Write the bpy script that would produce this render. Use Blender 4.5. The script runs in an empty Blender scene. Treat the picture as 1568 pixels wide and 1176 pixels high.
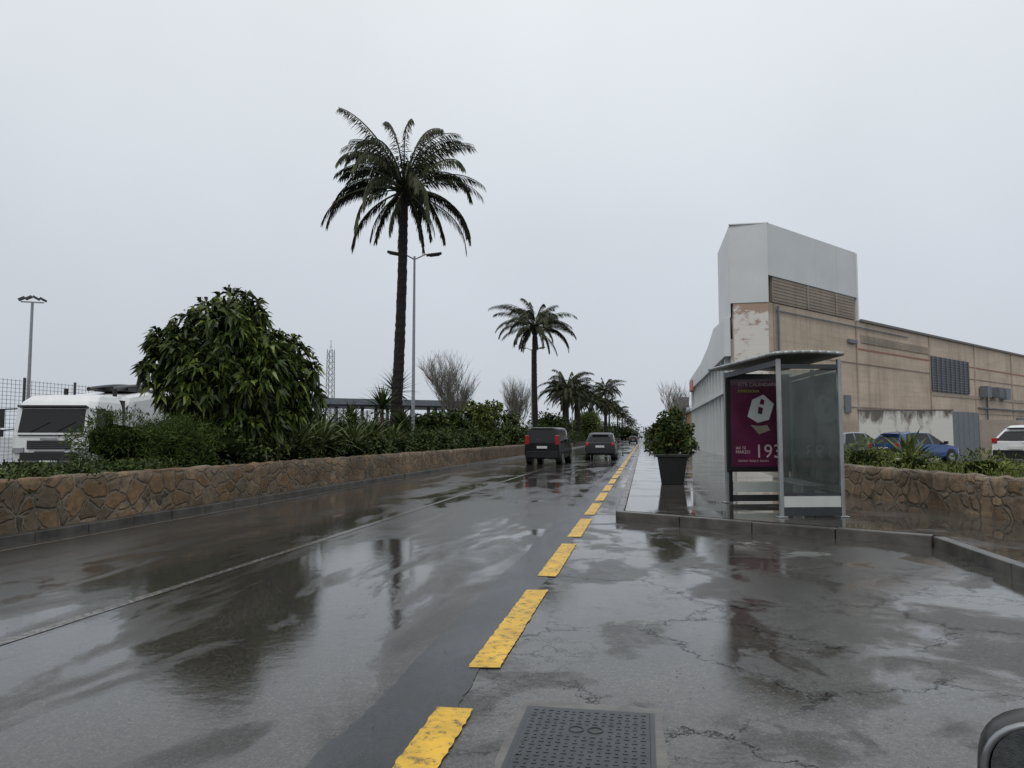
import bpy, math, random
import numpy as np
from mathutils import Vector, Matrix
random.seed(5)
scene=bpy.context.scene
COL=scene.collection
# ---------------------------------------------------------------- helpers
def link(o):
    COL.objects.link(o); return o
def empty(name,loc=(0,0,0),rz=0):
    o=bpy.data.objects.new(name,None); o.location=loc; o.rotation_euler=(0,0,rz); o.empty_display_size=.3
    return link(o)
def mobj(name,verts,faces,mats,parent=None,world=False,smooth=False,midx=None):
    me=bpy.data.meshes.new(name)
    me.from_pydata([tuple(v) for v in verts],[],[tuple(f) for f in faces])
    if not isinstance(mats,(list,tuple)): mats=[mats]
    for m in mats: me.materials.append(m)
    if midx is not None: me.polygons.foreach_set('material_index',midx)
    if smooth: me.polygons.foreach_set('use_smooth',[True]*len(me.polygons))
    me.update()
    o=bpy.data.objects.new(name,me); link(o)
    if parent:
        o.parent=parent
        if world: o.matrix_parent_inverse=Matrix.Translation(-Vector(parent.location))
    return o
class MB:
    def __init__(s): s.v=[];s.f=[];s.m=[]
    def add(s,v,f,m=0):
        b=len(s.v); s.v+= [tuple(p) for p in v]; s.f+=[tuple(b+i for i in q) for q in f]; s.m+=[m]*len(f)
    def box(s,c,d,m=0,rz=0,R=None):
        hx,hy,hz=d[0]/2,d[1]/2,d[2]/2
        vs=[Vector((x,y,z)) for z in(-hz,hz) for y in(-hy,hy) for x in(-hx,hx)]
        M=R if R is not None else Matrix.Rotation(rz,3,'Z')
        vs=[M@p+Vector(c) for p in vs]
        s.add(vs,[(0,2,3,1),(4,5,7,6),(0,1,5,4),(2,6,7,3),(0,4,6,2),(1,3,7,5)],m)
    def hexa(s,p,m=0):
        s.add(p,[(3,2,1,0),(4,5,6,7),(0,1,5,4),(1,2,6,5),(2,3,7,6),(3,0,4,7)],m)
    def cyl(s,p0,p1,r0,r1=None,n=10,m=0,caps=True):
        if r1 is None:r1=r0
        p0=Vector(p0);p1=Vector(p1);d=(p1-p0).normalized()
        a=d.orthogonal().normalized();b=d.cross(a)
        vs=[];
        for p,r in((p0,r0),(p1,r1)):
            for i in range(n):
                t=2*math.pi*i/n; vs.append(p+a*math.cos(t)*r+b*math.sin(t)*r)
        fs=[(i,(i+1)%n,n+(i+1)%n,n+i) for i in range(n)]
        if caps: fs+= [tuple(range(n))[::-1],tuple(range(n,2*n))]
        s.add(vs,fs,m)
    def prism(s,poly,z0,z1,m=0):
        n=len(poly)
        vs=[(x,y,z0) for x,y in poly]+[(x,y,z1) for x,y in poly]
        s.add(vs,[(i,(i+1)%n,n+(i+1)%n,n+i) for i in range(n)]+[tuple(range(n))[::-1],tuple(range(n,2*n))],m)
    def sweep(s,prof,x0,x1,m=0):
        n=len(prof)
        vs=[(x0,y,z) for y,z in prof]+[(x1,y,z) for y,z in prof]
        s.add(vs,[(i,(i+1)%n,n+(i+1)%n,n+i) for i in range(n)]+[tuple(range(n))[::-1],tuple(range(n,2*n))],m)
    def obj(s,name,mats,parent=None,world=False,smooth=False,bevel=0):
        o=mobj(name,s.v,s.f,mats,parent,world,smooth,s.m)
        if bevel:
            b=o.modifiers.new('b','BEVEL');b.width=bevel;b.segments=2;b.limit_method='ANGLE'
        return o
# ---------------------------------------------------------------- materials
def newmat(name):
    m=bpy.data.materials.new(name);m.use_nodes=True
    nt=m.node_tree;b=nt.nodes['Principled BSDF'];return m,nt,b
def ramp(nt,src,stops,interp='LINEAR'):
    r=nt.nodes.new('ShaderNodeValToRGB');r.color_ramp.interpolation=interp
    e=r.color_ramp.elements
    while len(e)<len(stops): e.new(.5)
    for i,(p,c) in enumerate(stops):
        e[i].position=p
        if not isinstance(c,(tuple,list)): c=(c,c,c)
        e[i].color=(*c[:3],1)
    nt.links.new(src,r.inputs[0]);return r.outputs[0]
def mix(nt,f,a,b,mode='MIX'):
    n=nt.nodes.new('ShaderNodeMix');n.data_type='RGBA';n.blend_type=mode
    for s,v in((0,f),(6,a),(7,b)):
        if hasattr(v,'links'): nt.links.new(v,n.inputs[s])
        elif s==0: n.inputs[0].default_value=v
        else: n.inputs[s].default_value=(*v[:3],1)
    return n.outputs[2]
def math2(nt,op,a,b):
    n=nt.nodes.new('ShaderNodeMath');n.operation=op
    for i,v in enumerate((a,b)):
        if hasattr(v,'links'): nt.links.new(v,n.inputs[i])
        else: n.inputs[i].default_value=v
    return n.outputs[0]
def posnode(nt,scale=(1,1,1)):
    g=nt.nodes.new('ShaderNodeNewGeometry');m=nt.nodes.new('ShaderNodeMapping')
    m.inputs['Scale'].default_value=scale
    nt.links.new(g.outputs['Position'],m.inputs[0]);return m.outputs[0]
def noise(nt,vec,scale,detail=4,rough=.55,dist=0,out=0):
    n=nt.nodes.new('ShaderNodeTexNoise');n.inputs['Scale'].default_value=scale
    n.inputs['Detail'].default_value=detail;n.inputs['Roughness'].default_value=rough;n.inputs['Distortion'].default_value=dist
    nt.links.new(vec,n.inputs['Vector']);return n.outputs[out]
def bump(nt,h,strength,dist,b,prev=None):
    n=nt.nodes.new('ShaderNodeBump')
    if hasattr(strength,'links'): nt.links.new(strength,n.inputs['Strength'])
    else: n.inputs['Strength'].default_value=strength
    n.inputs['Distance'].default_value=dist
    nt.links.new(h,n.inputs['Height'])
    if prev: nt.links.new(prev,n.inputs['Normal'])
    if b: nt.links.new(n.outputs[0],b.inputs['Normal'])
    return n.outputs[0]
def simple(name,c,rough=.5,metal=0,var=.25,scale=4,bmp=0,c2=None,spec=.5,coat=0):
    m,nt,b=newmat(name)
    p=posnode(nt);n=noise(nt,p,scale,5)
    c2=c2 or tuple(x*(1-var) for x in c)
    nt.links.new(ramp(nt,n,[(.35,c2),(.65,c)]),b.inputs['Base Color'])
    b.inputs['Roughness'].default_value=rough;b.inputs['Metallic'].default_value=metal
    b.inputs['Specular IOR Level'].default_value=spec
    b.inputs['Coat Weight'].default_value=coat
    if bmp: bump(nt,noise(nt,p,scale*8,4),.6,bmp,b)
    return m
def leafmat(name,ca,cb,cc=None,rough=.5,spec=.2):
    m,nt,b=newmat(name)
    g=nt.nodes.new('ShaderNodeNewGeometry')
    stops=[(0,ca),(.68,cb)]+([(1,cc)] if cc else [])
    c=ramp(nt,g.outputs['Random Per Island'],stops)
    n=noise(nt,posnode(nt),1.6,3)
    c=mix(nt,1,c,ramp(nt,n,[(.35,.55),(.65,1.3)]),'MULTIPLY')
    nt.links.new(c,b.inputs['Base Color']);b.inputs['Roughness'].default_value=rough
    b.inputs['Specular IOR Level'].default_value=spec
    return m
def asphalt(name,c0,c1,r_dry,r_wet,lo,hi,ystretch=.25,crack=False,grain=1.0,ior=1.5,wav=.12):
    m,nt,b=newmat(name)
    p=posnode(nt);ps=posnode(nt,(1,ystretch,1))
    fine=noise(nt,p,75,5,.75);agg=noise(nt,p,28,3,.7);med=noise(nt,ps,1.3,7,.62,.5);big=noise(nt,ps,.36,4,.5,.3)
    col=ramp(nt,med,[(.3,c0),(.7,c1)])
    col=mix(nt,.9,col,ramp(nt,fine,[(.32,.2),(.5,.9),(.72,2.6)]),'MULTIPLY')
    col=mix(nt,.6,col,ramp(nt,agg,[(.35,.6),(.65,1.4)]),'MULTIPLY')
    if crack:
        wp=nt.nodes.new('ShaderNodeVectorMath');wp.operation='MULTIPLY_ADD'
        nt.links.new(noise(nt,p,2.3,8,.72,0,1),wp.inputs[0]);wp.inputs[1].default_value=(.9,.9,0);nt.links.new(p,wp.inputs[2])
        v=nt.nodes.new('ShaderNodeTexVoronoi');v.feature='DISTANCE_TO_EDGE';v.inputs['Scale'].default_value=.75
        v.voronoi_dimensions='2D'
        nt.links.new(wp.outputs[0],v.inputs['Vector'])
        line=ramp(nt,v.outputs['Distance'],[(.003,1),(.014,0)])
        v2=nt.nodes.new('ShaderNodeTexVoronoi');v2.feature='DISTANCE_TO_EDGE';v2.inputs['Scale'].default_value=3.6;v2.voronoi_dimensions='2D'
        nt.links.new(wp.outputs[0],v2.inputs['Vector'])
        line2=ramp(nt,v2.outputs['Distance'],[(.008,1),(.04,0)])
        m1=ramp(nt,noise(nt,p,.5,2),[(.38,0),(.46,1)]);m2=ramp(nt,noise(nt,p,.42,2,.5,.6),[(.52,0),(.57,.9)])
        cr=math2(nt,'MAXIMUM',math2(nt,'MULTIPLY',line,m1),math2(nt,'MULTIPLY',line2,m2))
        col=mix(nt,cr,col,(.006,.006,.006))
        nt.links.new(math2(nt,'SUBTRACT',.5,math2(nt,'MULTIPLY',cr,.5)),b.inputs['Specular IOR Level'])
    nt.links.new(col,b.inputs['Base Color'])
    half=math2(nt,'ADD',math2(nt,'MULTIPLY',med,.5),math2(nt,'MULTIPLY',big,.5))
    wet=ramp(nt,half,[(lo,0),(hi,1)])
    r=nt.nodes.new('ShaderNodeMapRange');nt.links.new(wet,r.inputs[0]);r.inputs[3].default_value=r_dry;r.inputs[4].default_value=r_wet
    rr=math2(nt,'ADD',r.outputs[0],math2(nt,'MULTIPLY',math2(nt,'SUBTRACT',agg,.5),.08))
    nt.links.new(rr,b.inputs['Roughness'])
    s=nt.nodes.new('ShaderNodeMapRange');nt.links.new(wet,s.inputs[0]);s.inputs[3].default_value=1*grain;s.inputs[4].default_value=.06*grain
    b1=bump(nt,fine,s.outputs[0],.0038,None)
    bump(nt,noise(nt,p,6,3),wav,.010,b,b1)
    b.inputs['IOR'].default_value=ior
    return m
def stonemat(name,scale,stops,mortar,wet=.6):
    m,nt,b=newmat(name)
    p=posnode(nt,(1,1,1.25))
    sc=nt.nodes.new('ShaderNodeVectorMath');sc.operation='SCALE';sc.inputs[3].default_value=.30;nt.links.new(noise(nt,p,2.4,3,.5,0,1),sc.inputs[0])
    ad=nt.nodes.new('ShaderNodeVectorMath');ad.operation='ADD';nt.links.new(p,ad.inputs[0]);nt.links.new(sc.outputs[0],ad.inputs[1])
    ve=nt.nodes.new('ShaderNodeTexVoronoi');ve.feature='DISTANCE_TO_EDGE';ve.inputs['Scale'].default_value=scale
    vc=nt.nodes.new('ShaderNodeTexVoronoi');vc.inputs['Scale'].default_value=scale
    nt.links.new(ad.outputs[0],ve.inputs['Vector']);nt.links.new(ad.outputs[0],vc.inputs['Vector'])
    sx=nt.nodes.new('ShaderNodeSeparateColor');nt.links.new(vc.outputs['Color'],sx.inputs[0])
    c=ramp(nt,sx.outputs[0],stops)
    c=mix(nt,.85,c,ramp(nt,noise(nt,p,7,8,.75),[(.3,.4),(.7,1.6)]),'MULTIPLY')
    edge=ramp(nt,ve.outputs['Distance'],[(.025,0),(.06,1)])
    mo=mix(nt,1,mortar,ramp(nt,noise(nt,p,3,6,.7),[(.35,.5),(.65,1.15)]),'MULTIPLY')
    c=mix(nt,edge,mo,c)
    dk=ramp(nt,ve.outputs['Distance'],[(.05,.45),(.085,1)])
    c=mix(nt,math2(nt,'MULTIPLY',edge,.8),c,mix(nt,1,c,dk,'MULTIPLY'))
    c=mix(nt,1,c,ramp(nt,noise(nt,p,.6,5,.6),[(.35,.58),(.65,1.05)]),'MULTIPLY')
    nt.links.new(c,b.inputs['Base Color']);b.inputs['Roughness'].default_value=wet
    b.inputs['Specular IOR Level'].default_value=.25
    h=ramp(nt,ve.outputs['Distance'],[(.01,0),(.10,1)])
    b1=bump(nt,h,.8,.03,None);bump(nt,noise(nt,p,14,7,.7),.8,.02,b,b1)
    return m
M={}
M['road']=asphalt('wet_asphalt',(.034,.031,.028),(.060,.055,.050),.165,.05,.45,.53,.3,ior=1.55)
M['bay']=asphalt('wet_old_asphalt',(.036,.033,.030),(.078,.072,.065),.18,.025,.45,.505,.8,True,wav=.06,ior=1.55)
M['strip']=asphalt('dark_asphalt',(.012,.013,.015),(.022,.023,.026),.22,.10,.45,.6,.3,grain=.6)
M['ground']=asphalt('ground_asphalt',(.05,.048,.045),(.08,.077,.072),.35,.12,.44,.56,1)
def paintmat(name,c,lo,hi,base=(.05,.05,.05),rough=.25,sc=14):
    m,nt,b=newmat(name);p=posnode(nt)
    n=noise(nt,p,sc,8,.75);k=ramp(nt,n,[(lo,0),(hi,1)])
    cc=mix(nt,1,c,ramp(nt,noise(nt,p,4,6,.7),[(.3,.6),(.65,1.05)]),'MULTIPLY')
    nt.links.new(mix(nt,k,base,cc),b.inputs['Base Color']);b.inputs['Roughness'].default_value=rough
    bump(nt,noise(nt,p,80,4),.8,.003,b);return m
M['yellow']=paintmat('yellow_road_paint',(.76,.45,.025),.37,.47,(.09,.07,.035),.42,16)
M['white_line']=paintmat('white_road_paint',(.26,.25,.23),.44,.60,(.055,.05,.045),.16,22)
def paving():
    m,nt,b=newmat('wet_paving');p=posnode(nt)
    br=nt.nodes.new('ShaderNodeTexBrick');br.offset=0;br.inputs['Scale'].default_value=1
    br.inputs['Brick Width'].default_value=.4;br.inputs['Row Height'].default_value=.4;br.inputs['Mortar Size'].default_value=.008
    br.inputs['Color1'].default_value=(.085,.077,.068,1);br.inputs['Color2'].default_value=(.06,.055,.05,1);br.inputs['Mortar'].default_value=(.03,.028,.025,1)
    nt.links.new(p,br.inputs['Vector'])
    c=mix(nt,1,br.outputs[0],ramp(nt,noise(nt,p,1.2,6,.6),[(.3,.6),(.7,1.2)]),'MULTIPLY')
    nt.links.new(c,b.inputs['Base Color'])
    nt.links.new(ramp(nt,noise(nt,p,.9,5),[(.42,.15),(.52,.025)]),b.inputs['Roughness'])
    b1=bump(nt,br.outputs[1],-.3,.003,None);bump(nt,noise(nt,p,9,3),.12,.004,b,b1);b.inputs['IOR'].default_value=1.6
    return m
M['paving']=paving()
M['kerb']=simple('kerb_concrete',(.10,.094,.085),.28,var=.6,scale=3,bmp=.006)
M['concrete']=simple('concrete',(.13,.12,.105),.3,var=.5,scale=5,bmp=.006)
M['stone_l']=stonemat('rubble_stone_l',2.9,[(0,(.15,.095,.05)),(.3,(.25,.16,.085)),(.55,(.17,.13,.09)),(.8,(.31,.215,.125)),(1,(.115,.085,.06))],(.26,.215,.165))
M['stone_r']=stonemat('rubble_stone_r',2.6,[(0,(.15,.10,.06)),(.4,(.24,.165,.10)),(.7,(.18,.135,.095)),(1,(.29,.21,.135))],(.20,.165,.125))
M['soil']=simple('soil',(.05,.042,.028),.8,var=.5,scale=6,bmp=.02)
M['grass']=simple('bed_grass',(.10,.12,.03),.7,var=.5,scale=6,bmp=.02)
M['leaf_tree']=leafmat('leaf_tree',(.020,.036,.010),(.060,.092,.018),(.18,.22,.045),.32,.3)
M['leaf_hedge']=leafmat('leaf_hedge',(.020,.034,.010),(.052,.078,.018),(.10,.13,.03))
M['leaf_fine']=leafmat('leaf_fine',(.028,.048,.012),(.058,.092,.020),(.085,.12,.03),spec=.08)
M['leaf_lime']=leafmat('leaf_lime',(.05,.07,.015),(.11,.14,.03),(.19,.21,.05))
M['leaf_agave']=leafmat('leaf_agave',(.05,.075,.03),(.12,.15,.05),(.19,.21,.08))
M['leaf_far_hazed']=leafmat('leaf_far_hazed',(.06,.07,.055),(.09,.105,.075),spec=.05)  # distance haze is put into the colour: far leaves are greyed
M['palm']=leafmat('palm_frond',(.030,.036,.018),(.060,.068,.034),(.10,.10,.05),.5,.15)
M['palm_dry']=leafmat('palm_frond_dry',(.06,.045,.028),(.10,.075,.045))
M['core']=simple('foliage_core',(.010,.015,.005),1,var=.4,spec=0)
M['bark_p']=simple('palm_bark',(.026,.021,.017),.7,var=.5,scale=9,bmp=.03,spec=.2)
M['bark']=simple('bark',(.07,.055,.042),.8,var=.4,scale=6,bmp=.02)
M['bare']=simple('bare_bark',(.19,.18,.155),.8,var=.3,spec=.05)
M['alu']=simple('aluminium',(.36,.37,.37),.35,.6,var=.2)
M['steel']=simple('galvanised_steel',(.30,.32,.34),.45,.4,var=.2)
M['darksteel']=simple('dark_steel',(.05,.055,.06),.4,.3,var=.2)
M['black']=simple('black_plastic',(.012,.012,.013),.35,var=.3)
M['tyre']=simple('tyre',(.018,.018,.018),.7,var=.3)
M['white']=simple('white_paint',(.72,.73,.73),.3,var=.10,scale=2,coat=.4)
M['dkglass']=simple('dark_glass',(.008,.009,.010),.06,var=.1,spec=.35)
M['carblack']=simple('charcoal_car_paint',(.010,.010,.012),.25,0,var=.1,spec=.4)
M['cargrey']=simple('grey_car_paint',(.022,.024,.030),.25,.0,var=.1,spec=.4)
M['carblue']=simple('blue_car_paint',(.02,.07,.24),.25,.2,var=.1,coat=.6)
M['carsilver']=simple('silver_car_paint',(.16,.18,.22),.3,.4,var=.1,coat=.6)
M['red']=simple('red_lens',(.38,.02,.015),.2,var=.2)
M['plate']=simple('number_plate',(.6,.6,.58),.4,var=.1)
M['hub']=simple('wheel_rim',(.35,.36,.37),.35,.7,var=.2)
M['facade']=simple('white_facade',(.60,.62,.62),.5,var=.2,scale=.6)
M['signw']=simple('white_cladding',(.60,.625,.63),.45,var=.10,scale=.35)
def wallmat(name,a,bc,stain,joint=False):
    m,nt,b=newmat(name);p=posnode(nt)
    pz=posnode(nt,(.2,.2,1.6));c=ramp(nt,noise(nt,pz,1.0,6,.65),[(.3,a),(.7,bc)])
    c=mix(nt,1,c,ramp(nt,noise(nt,p,.35,6,.65),[(.35,.82),(.65,1.08)]),'MULTIPLY')
    pv=posnode(nt,(1.8,1.8,.12));c=mix(nt,ramp(nt,noise(nt,pv,.9,7,.75),[(.50,0),(.70,.75)]),c,stain)
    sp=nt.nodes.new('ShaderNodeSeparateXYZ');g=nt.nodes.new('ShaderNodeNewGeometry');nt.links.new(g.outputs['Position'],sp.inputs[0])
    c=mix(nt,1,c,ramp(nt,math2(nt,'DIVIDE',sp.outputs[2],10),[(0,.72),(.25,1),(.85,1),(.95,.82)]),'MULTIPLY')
    if joint:
        f=math2(nt,'FRACT',math2(nt,'MULTIPLY',sp.outputs[2],2.5),0)
        c=mix(nt,.35,c,ramp(nt,f,[(0,.55),(.06,.75),(.10,1)]),'MULTIPLY')
    nt.links.new(c,b.inputs['Base Color']);b.inputs['Roughness'].default_value=.75
    bump(nt,noise(nt,p,5,6,.7),.5,.03,b);return m
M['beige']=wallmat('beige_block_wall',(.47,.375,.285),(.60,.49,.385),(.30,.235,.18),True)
M['beige_d']=wallmat('louvre_block',(.34,.28,.225),(.42,.355,.29),(.22,.18,.145))
def peel(name,lo,hi,c1,c2,st=(1,1,1.6),sc=1.3,top=None):
    m,nt,b=newmat(name);p=posnode(nt,st);n=noise(nt,p,sc,8,.7,.3)
    g=nt.nodes.new('ShaderNodeNewGeometry');sp=nt.nodes.new('ShaderNodeSeparateXYZ');nt.links.new(g.outputs['Position'],sp.inputs[0])
    if top: n=math2(nt,'SUBTRACT',n,math2(nt,'MULTIPLY',math2(nt,'MAXIMUM',math2(nt,'SUBTRACT',sp.outputs[2],top[0]),0),top[1]))
    k=ramp(nt,n,[(lo,0),(hi,1)])
    c=mix(nt,k,c1,c2);f=math2(nt,'FRACT',math2(nt,'MULTIPLY',sp.outputs[2],3.2),0)
    c=mix(nt,.3,c,ramp(nt,f,[(0,.6),(.1,1)]),'MULTIPLY')
    nt.links.new(c,b.inputs['Base Color']);b.inputs['Roughness'].default_value=.7
    bump(nt,k,.5,.02,b);return m
M['peel']=peel('peeling_plaster',.36,.44,(.36,.25,.19),(.62,.60,.56),top=(8.6,.35))
M['stained']=peel('stained_white_wall',.30,.46,(.12,.11,.09),(.58,.565,.52),(1.5,1.5,.5),1.0,(2.1,.22))
M['redband']=simple('red_brick_line',(.36,.15,.10),.6,var=.3)
M['roofgrey']=simple('roof_grey',(.16,.15,.145),.6,var=.3)
M['vent']=simple('vent_grey',(.14,.16,.18),.5,var=.2)
M['poster']=simple('poster_plum',(.13,.018,.060),.25,var=.45,scale=1.8,coat=.4)
M['pink']=simple('poster_pink',(.66,.46,.50),.4,var=.1)
M['lime']=simple('poster_lime',(.50,.48,.08),.4,var=.1)
M['roofu']=simple('shelter_roof',(.05,.07,.062),.4,var=.2)
M['orange']=simple('ochre_wall',(.42,.27,.12),.7,var=.2)
M['salmon']=simple('salmon_sign',(.50,.17,.14),.5)
def glassmat():
    m=bpy.data.materials.new('shelter_glass');m.use_nodes=True;nt=m.node_tree
    nt.nodes.clear();o=nt.nodes.new('ShaderNodeOutputMaterial')
    t=nt.nodes.new('ShaderNodeBsdfTransparent');t.inputs[0].default_value=(.80,.86,.83,1)
    g=nt.nodes.new('ShaderNodeBsdfGlossy');g.inputs[0].default_value=(.8,.8,.8,1);g.inputs['Roughness'].default_value=.03
    d=nt.nodes.new('ShaderNodeBsdfDiffuse');d.inputs[0].default_value=(.22,.25,.24,1)
    f=nt.nodes.new('ShaderNodeFresnel');f.inputs[0].default_value=1.45
    a=nt.nodes.new('ShaderNodeMixShader');p=posnode(nt,(1,1,.5))
    nt.links.new(ramp(nt,noise(nt,p,4,7,.7),[(.3,.04),(.7,.24)]),a.inputs[0]);nt.links.new(t.outputs[0],a.inputs[1]);nt.links.new(d.outputs[0],a.inputs[2])
    b=nt.nodes.new('ShaderNodeMixShader');nt.links.new(f.outputs[0],b.inputs[0]);nt.links.new(a.outputs[0],b.inputs[1]);nt.links.new(g.outputs[0],b.inputs[2])
    nt.links.new(b.outputs[0],o.inputs[0]);return m
M['glass']=glassmat()
M['mirror']=simple('mirror_glass',(.25,.27,.28),.08,1,var=.5,scale=60,bmp=.0006)
M['chrome']=simple('mirror_rim',(.30,.31,.32),.3,.9,var=.1)
M['strip_w']=simple('etched_strip',(.50,.53,.51),.4,var=.1)
M['iron']=simple('cast_iron',(.030,.033,.038),.33,.2,var=.5,scale=9,bmp=.002)

# ---------------------------------------------------------------- ground, road, pavement
def sheet(name,poly,z,mat):
    return mobj(name,[(x,y,z) for x,y in poly],[tuple(range(len(poly)))],mat)
sheet('ground',[(-1500,-300),(1500,-300),(1500,2500),(-1500,2500)],0,M['ground'])
sheet('road',[(-8.15,-12),(-1.15,-12),(-1.15,900),(-8.15,900)],.004,M['road'])
sheet('bus_bay_road',[(-1.15,-12),(3.6,-12),(3.6,10.6),(-.4,13.0),(-.45,900),(-1.15,900)],.004,M['bay'])
def ragged(name,x0,x1,y0,y1,z,mat,step=.12,amp=.02,seed=1,ac=.7):
    r=random.Random(seed);v=[];f=[];n=int((y1-y0)/step);a=b=0
    for i in range(n+1):
        y=y0+(y1-y0)*i/n;a=ac*a+r.uniform(-amp,amp);b=ac*b+r.uniform(-amp,amp)
        v+=[(x0+a,y,z),(x1+b,y,z)]
        if i: k=2*i;f.append((k-2,k-1,k+1,k))
    return mobj(name,v,f,mat)
ragged('asphalt_patch_strip',-1.42,-.96,-5,60,.008,M['strip'],.05,.010,ac=.86)
mk=MB();r=random.Random(3)
for k in range(-1,45):
    y0=1.55+3.0*k; y1=y0+2.3; n=60
    v=[];f=[]
    for i in range(n+1):
        y=y0+(y1-y0)*i/n;a=r.uniform(-.006,.006);b=r.uniform(-.006,.006)
        v+=[(-1.06+a,y,.012),(-.87+b,y,.012)]
        if i:j=2*i;f.append((j-2,j-1,j+1,j))
    v[0]=(v[0][0],v[0][1]-r.uniform(0,.06),.012);v[-1]=(v[-1][0],v[-1][1]+r.uniform(0,.06),.012)
    mk.add(v,f)
mk.obj('yellow_road_marking',M['yellow'])
ragged('white_lane_marking',-4.34,-4.25,-6,300,.008,M['white_line'],.2,.004,5)
ragged('white_edge_marking',-7.80,-7.70,-5,400,.008,M['white_line'],.5,.006,4)
pv=MB()
pv.prism([(-.32,13.0),(3.60,10.62),(3.72,10.3),(3.72,-6),(9,-6),(6.6,7),(5.3,13.5),(4.2,18),(4.0,30),(6.5,46),(6.5,300),(-.32,300)],-.05,.146)
pv.obj('pavement',M['paving'])
kb=MB();rk=random.Random(2)
def kerbline(pts,w,z1,m=0,step=1.0,gap=.012):
    for (ax,ay),(bx,by) in zip(pts[:-1],pts[1:]):
        A=Vector((ax,ay));B=Vector((bx,by));L=(B-A).length;d=(B-A)/L;nrm=Vector((-d.y,d.x))
        n=max(1,int(L/step))
        for i in range(n):
            j=rk.uniform(-.008,.008);zz=z1+rk.uniform(-.006,.004)
            p=A+d*(L*i/n+gap/2)+nrm*j;q=A+d*(L*(i+1)/n-gap/2)+nrm*j
            kb.hexa([(p.x,p.y,-.02),(q.x,q.y,-.02),((q+nrm*w).x,(q+nrm*w).y,-.02),((p+nrm*w).x,(p+nrm*w).y,-.02),
                     (p.x,p.y,zz),(q.x,q.y,zz),((q+nrm*w).x,(q+nrm*w).y,zz),((p+nrm*w).x,(p+nrm*w).y,zz)],m)
kerbline([(3.58,-6),(3.58,10.35)],-.14,.15)
kerbline([(3.57,10.35),(-.47,12.8)],-.14,.15)
kerbline([(-.47,12.85),(-.47,120)],-.14,.15)
kb.obj('pavement_kerb',M['kerb'],bevel=.012)
kb=MB();kerbline([(-8.10,-6),(-8.10,200)],.18,.12);kb.obj('wall_kerb',M['kerb'],bevel=.012)
def stonewall(name,pts,w,z0,z1,mat,step=.2,amp=.022,seed=1):
    r=random.Random(seed);v=[];f=[]
    P=[]
    for (ax,ay),(bx,by) in zip(pts[:-1],pts[1:]):
        A=Vector((ax,ay));B=Vector((bx,by));L=(B-A).length;n=max(1,int(L/step))
        for i in range(n): P.append((A.lerp(B,i/n),(B-A)/L))
    P.append((Vector(pts[-1]),P[-1][1]))
    rows=6
    for p,d in P:
        nrm=Vector((-d.y,d.x))
        for k in range(rows+1):
            o=r.uniform(-amp,amp);q=p+nrm*o;v.append((q.x,q.y,z0+(z1-z0)*k/rows+(r.uniform(-amp,amp) if k==rows else 0)))
        q=p+nrm*(w/2);v.append((q.x,q.y,z1+r.uniform(0,amp*2)))
        q=p+nrm*w;v.append((q.x,q.y,z1+r.uniform(-amp,amp)));v.append((q.x,q.y,z0))
    S=rows+4
    for i in range(len(P)-1):
        for k in range(S-1): a=i*S+k;f.append((a,a+1,a+S+1,a+S))
    return mobj(name,v,f,mat,smooth=True)
stonewall('stone_retaining_wall',[(-8.29,-6),(-8.29,90)],.35,0,.80,M['stone_l'])
bd=MB();bd.prism([(-13.2,-6),(-8.6,-6),(-8.6,300),(-13.2,300)],-.02,.70);bd.obj('planting_bed',M['soil'])
stonewall('stone_planter_wall',[(9.0,-1.0),(6.7,7),(5.45,12.4),(4.35,17.6),(4.15,21),(5.2,21.6)],-.35,.1,.76,M['stone_r'],seed=7)
bd=MB();bd.prism([(9.3,-1),(16,-1),(13,20.5),(4.5,20.9),(4.66,17.8),(5.75,12.5),(7.0,7)],.0,.70);bd.obj('planter_bed_grass',M['grass'])

# ---------------------------------------------------------------- foliage
def leaves(P,D,S,l,w,droop=.15):
    n=len(P);l=l[:,None];w=w[:,None]
    v=np.empty((n,4,3));v[:,0]=P;mid=P+D*l*.5
    v[:,1]=mid+S*w*.5;v[:,3]=mid-S*w*.5;v[:,2]=P+D*l;v[:,2,2]-=droop*l[:,0]
    return v.reshape(-1,3)
def fastmesh(name,V,mat,parent=None,world=False,extra=None):
    n=len(V)//4
    me=bpy.data.meshes.new(name)
    ev,ef=([],[]) if extra is None else extra
    allv=np.vstack([V,np.array(ev)]) if len(ev) else V
    me.vertices.add(len(allv));me.vertices.foreach_set('co',allv.astype(np.float32).ravel())
    idx=list(range(4*n));st=list(range(0,4*n,4));tot=[4]*n
    for f in ef:
        st.append(len(idx));idx+=[i+4*n for i in f];tot.append(len(f))
    me.loops.add(len(idx));me.loops.foreach_set('vertex_index',idx)
    me.polygons.add(len(st));me.polygons.foreach_set('loop_start',st);me.polygons.foreach_set('loop_total',tot)
    me.materials.append(mat);me.materials.append(M['core'])
    me.polygons.foreach_set('material_index',[0]*n+[1]*len(ef))
    me.update(calc_edges=True);me.validate()
    ob=bpy.data.objects.new(name,me);link(ob)
    if parent:
        ob.parent=parent
        if world: ob.matrix_parent_inverse=Matrix.Translation(-Vector(parent.location))
    return ob
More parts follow.
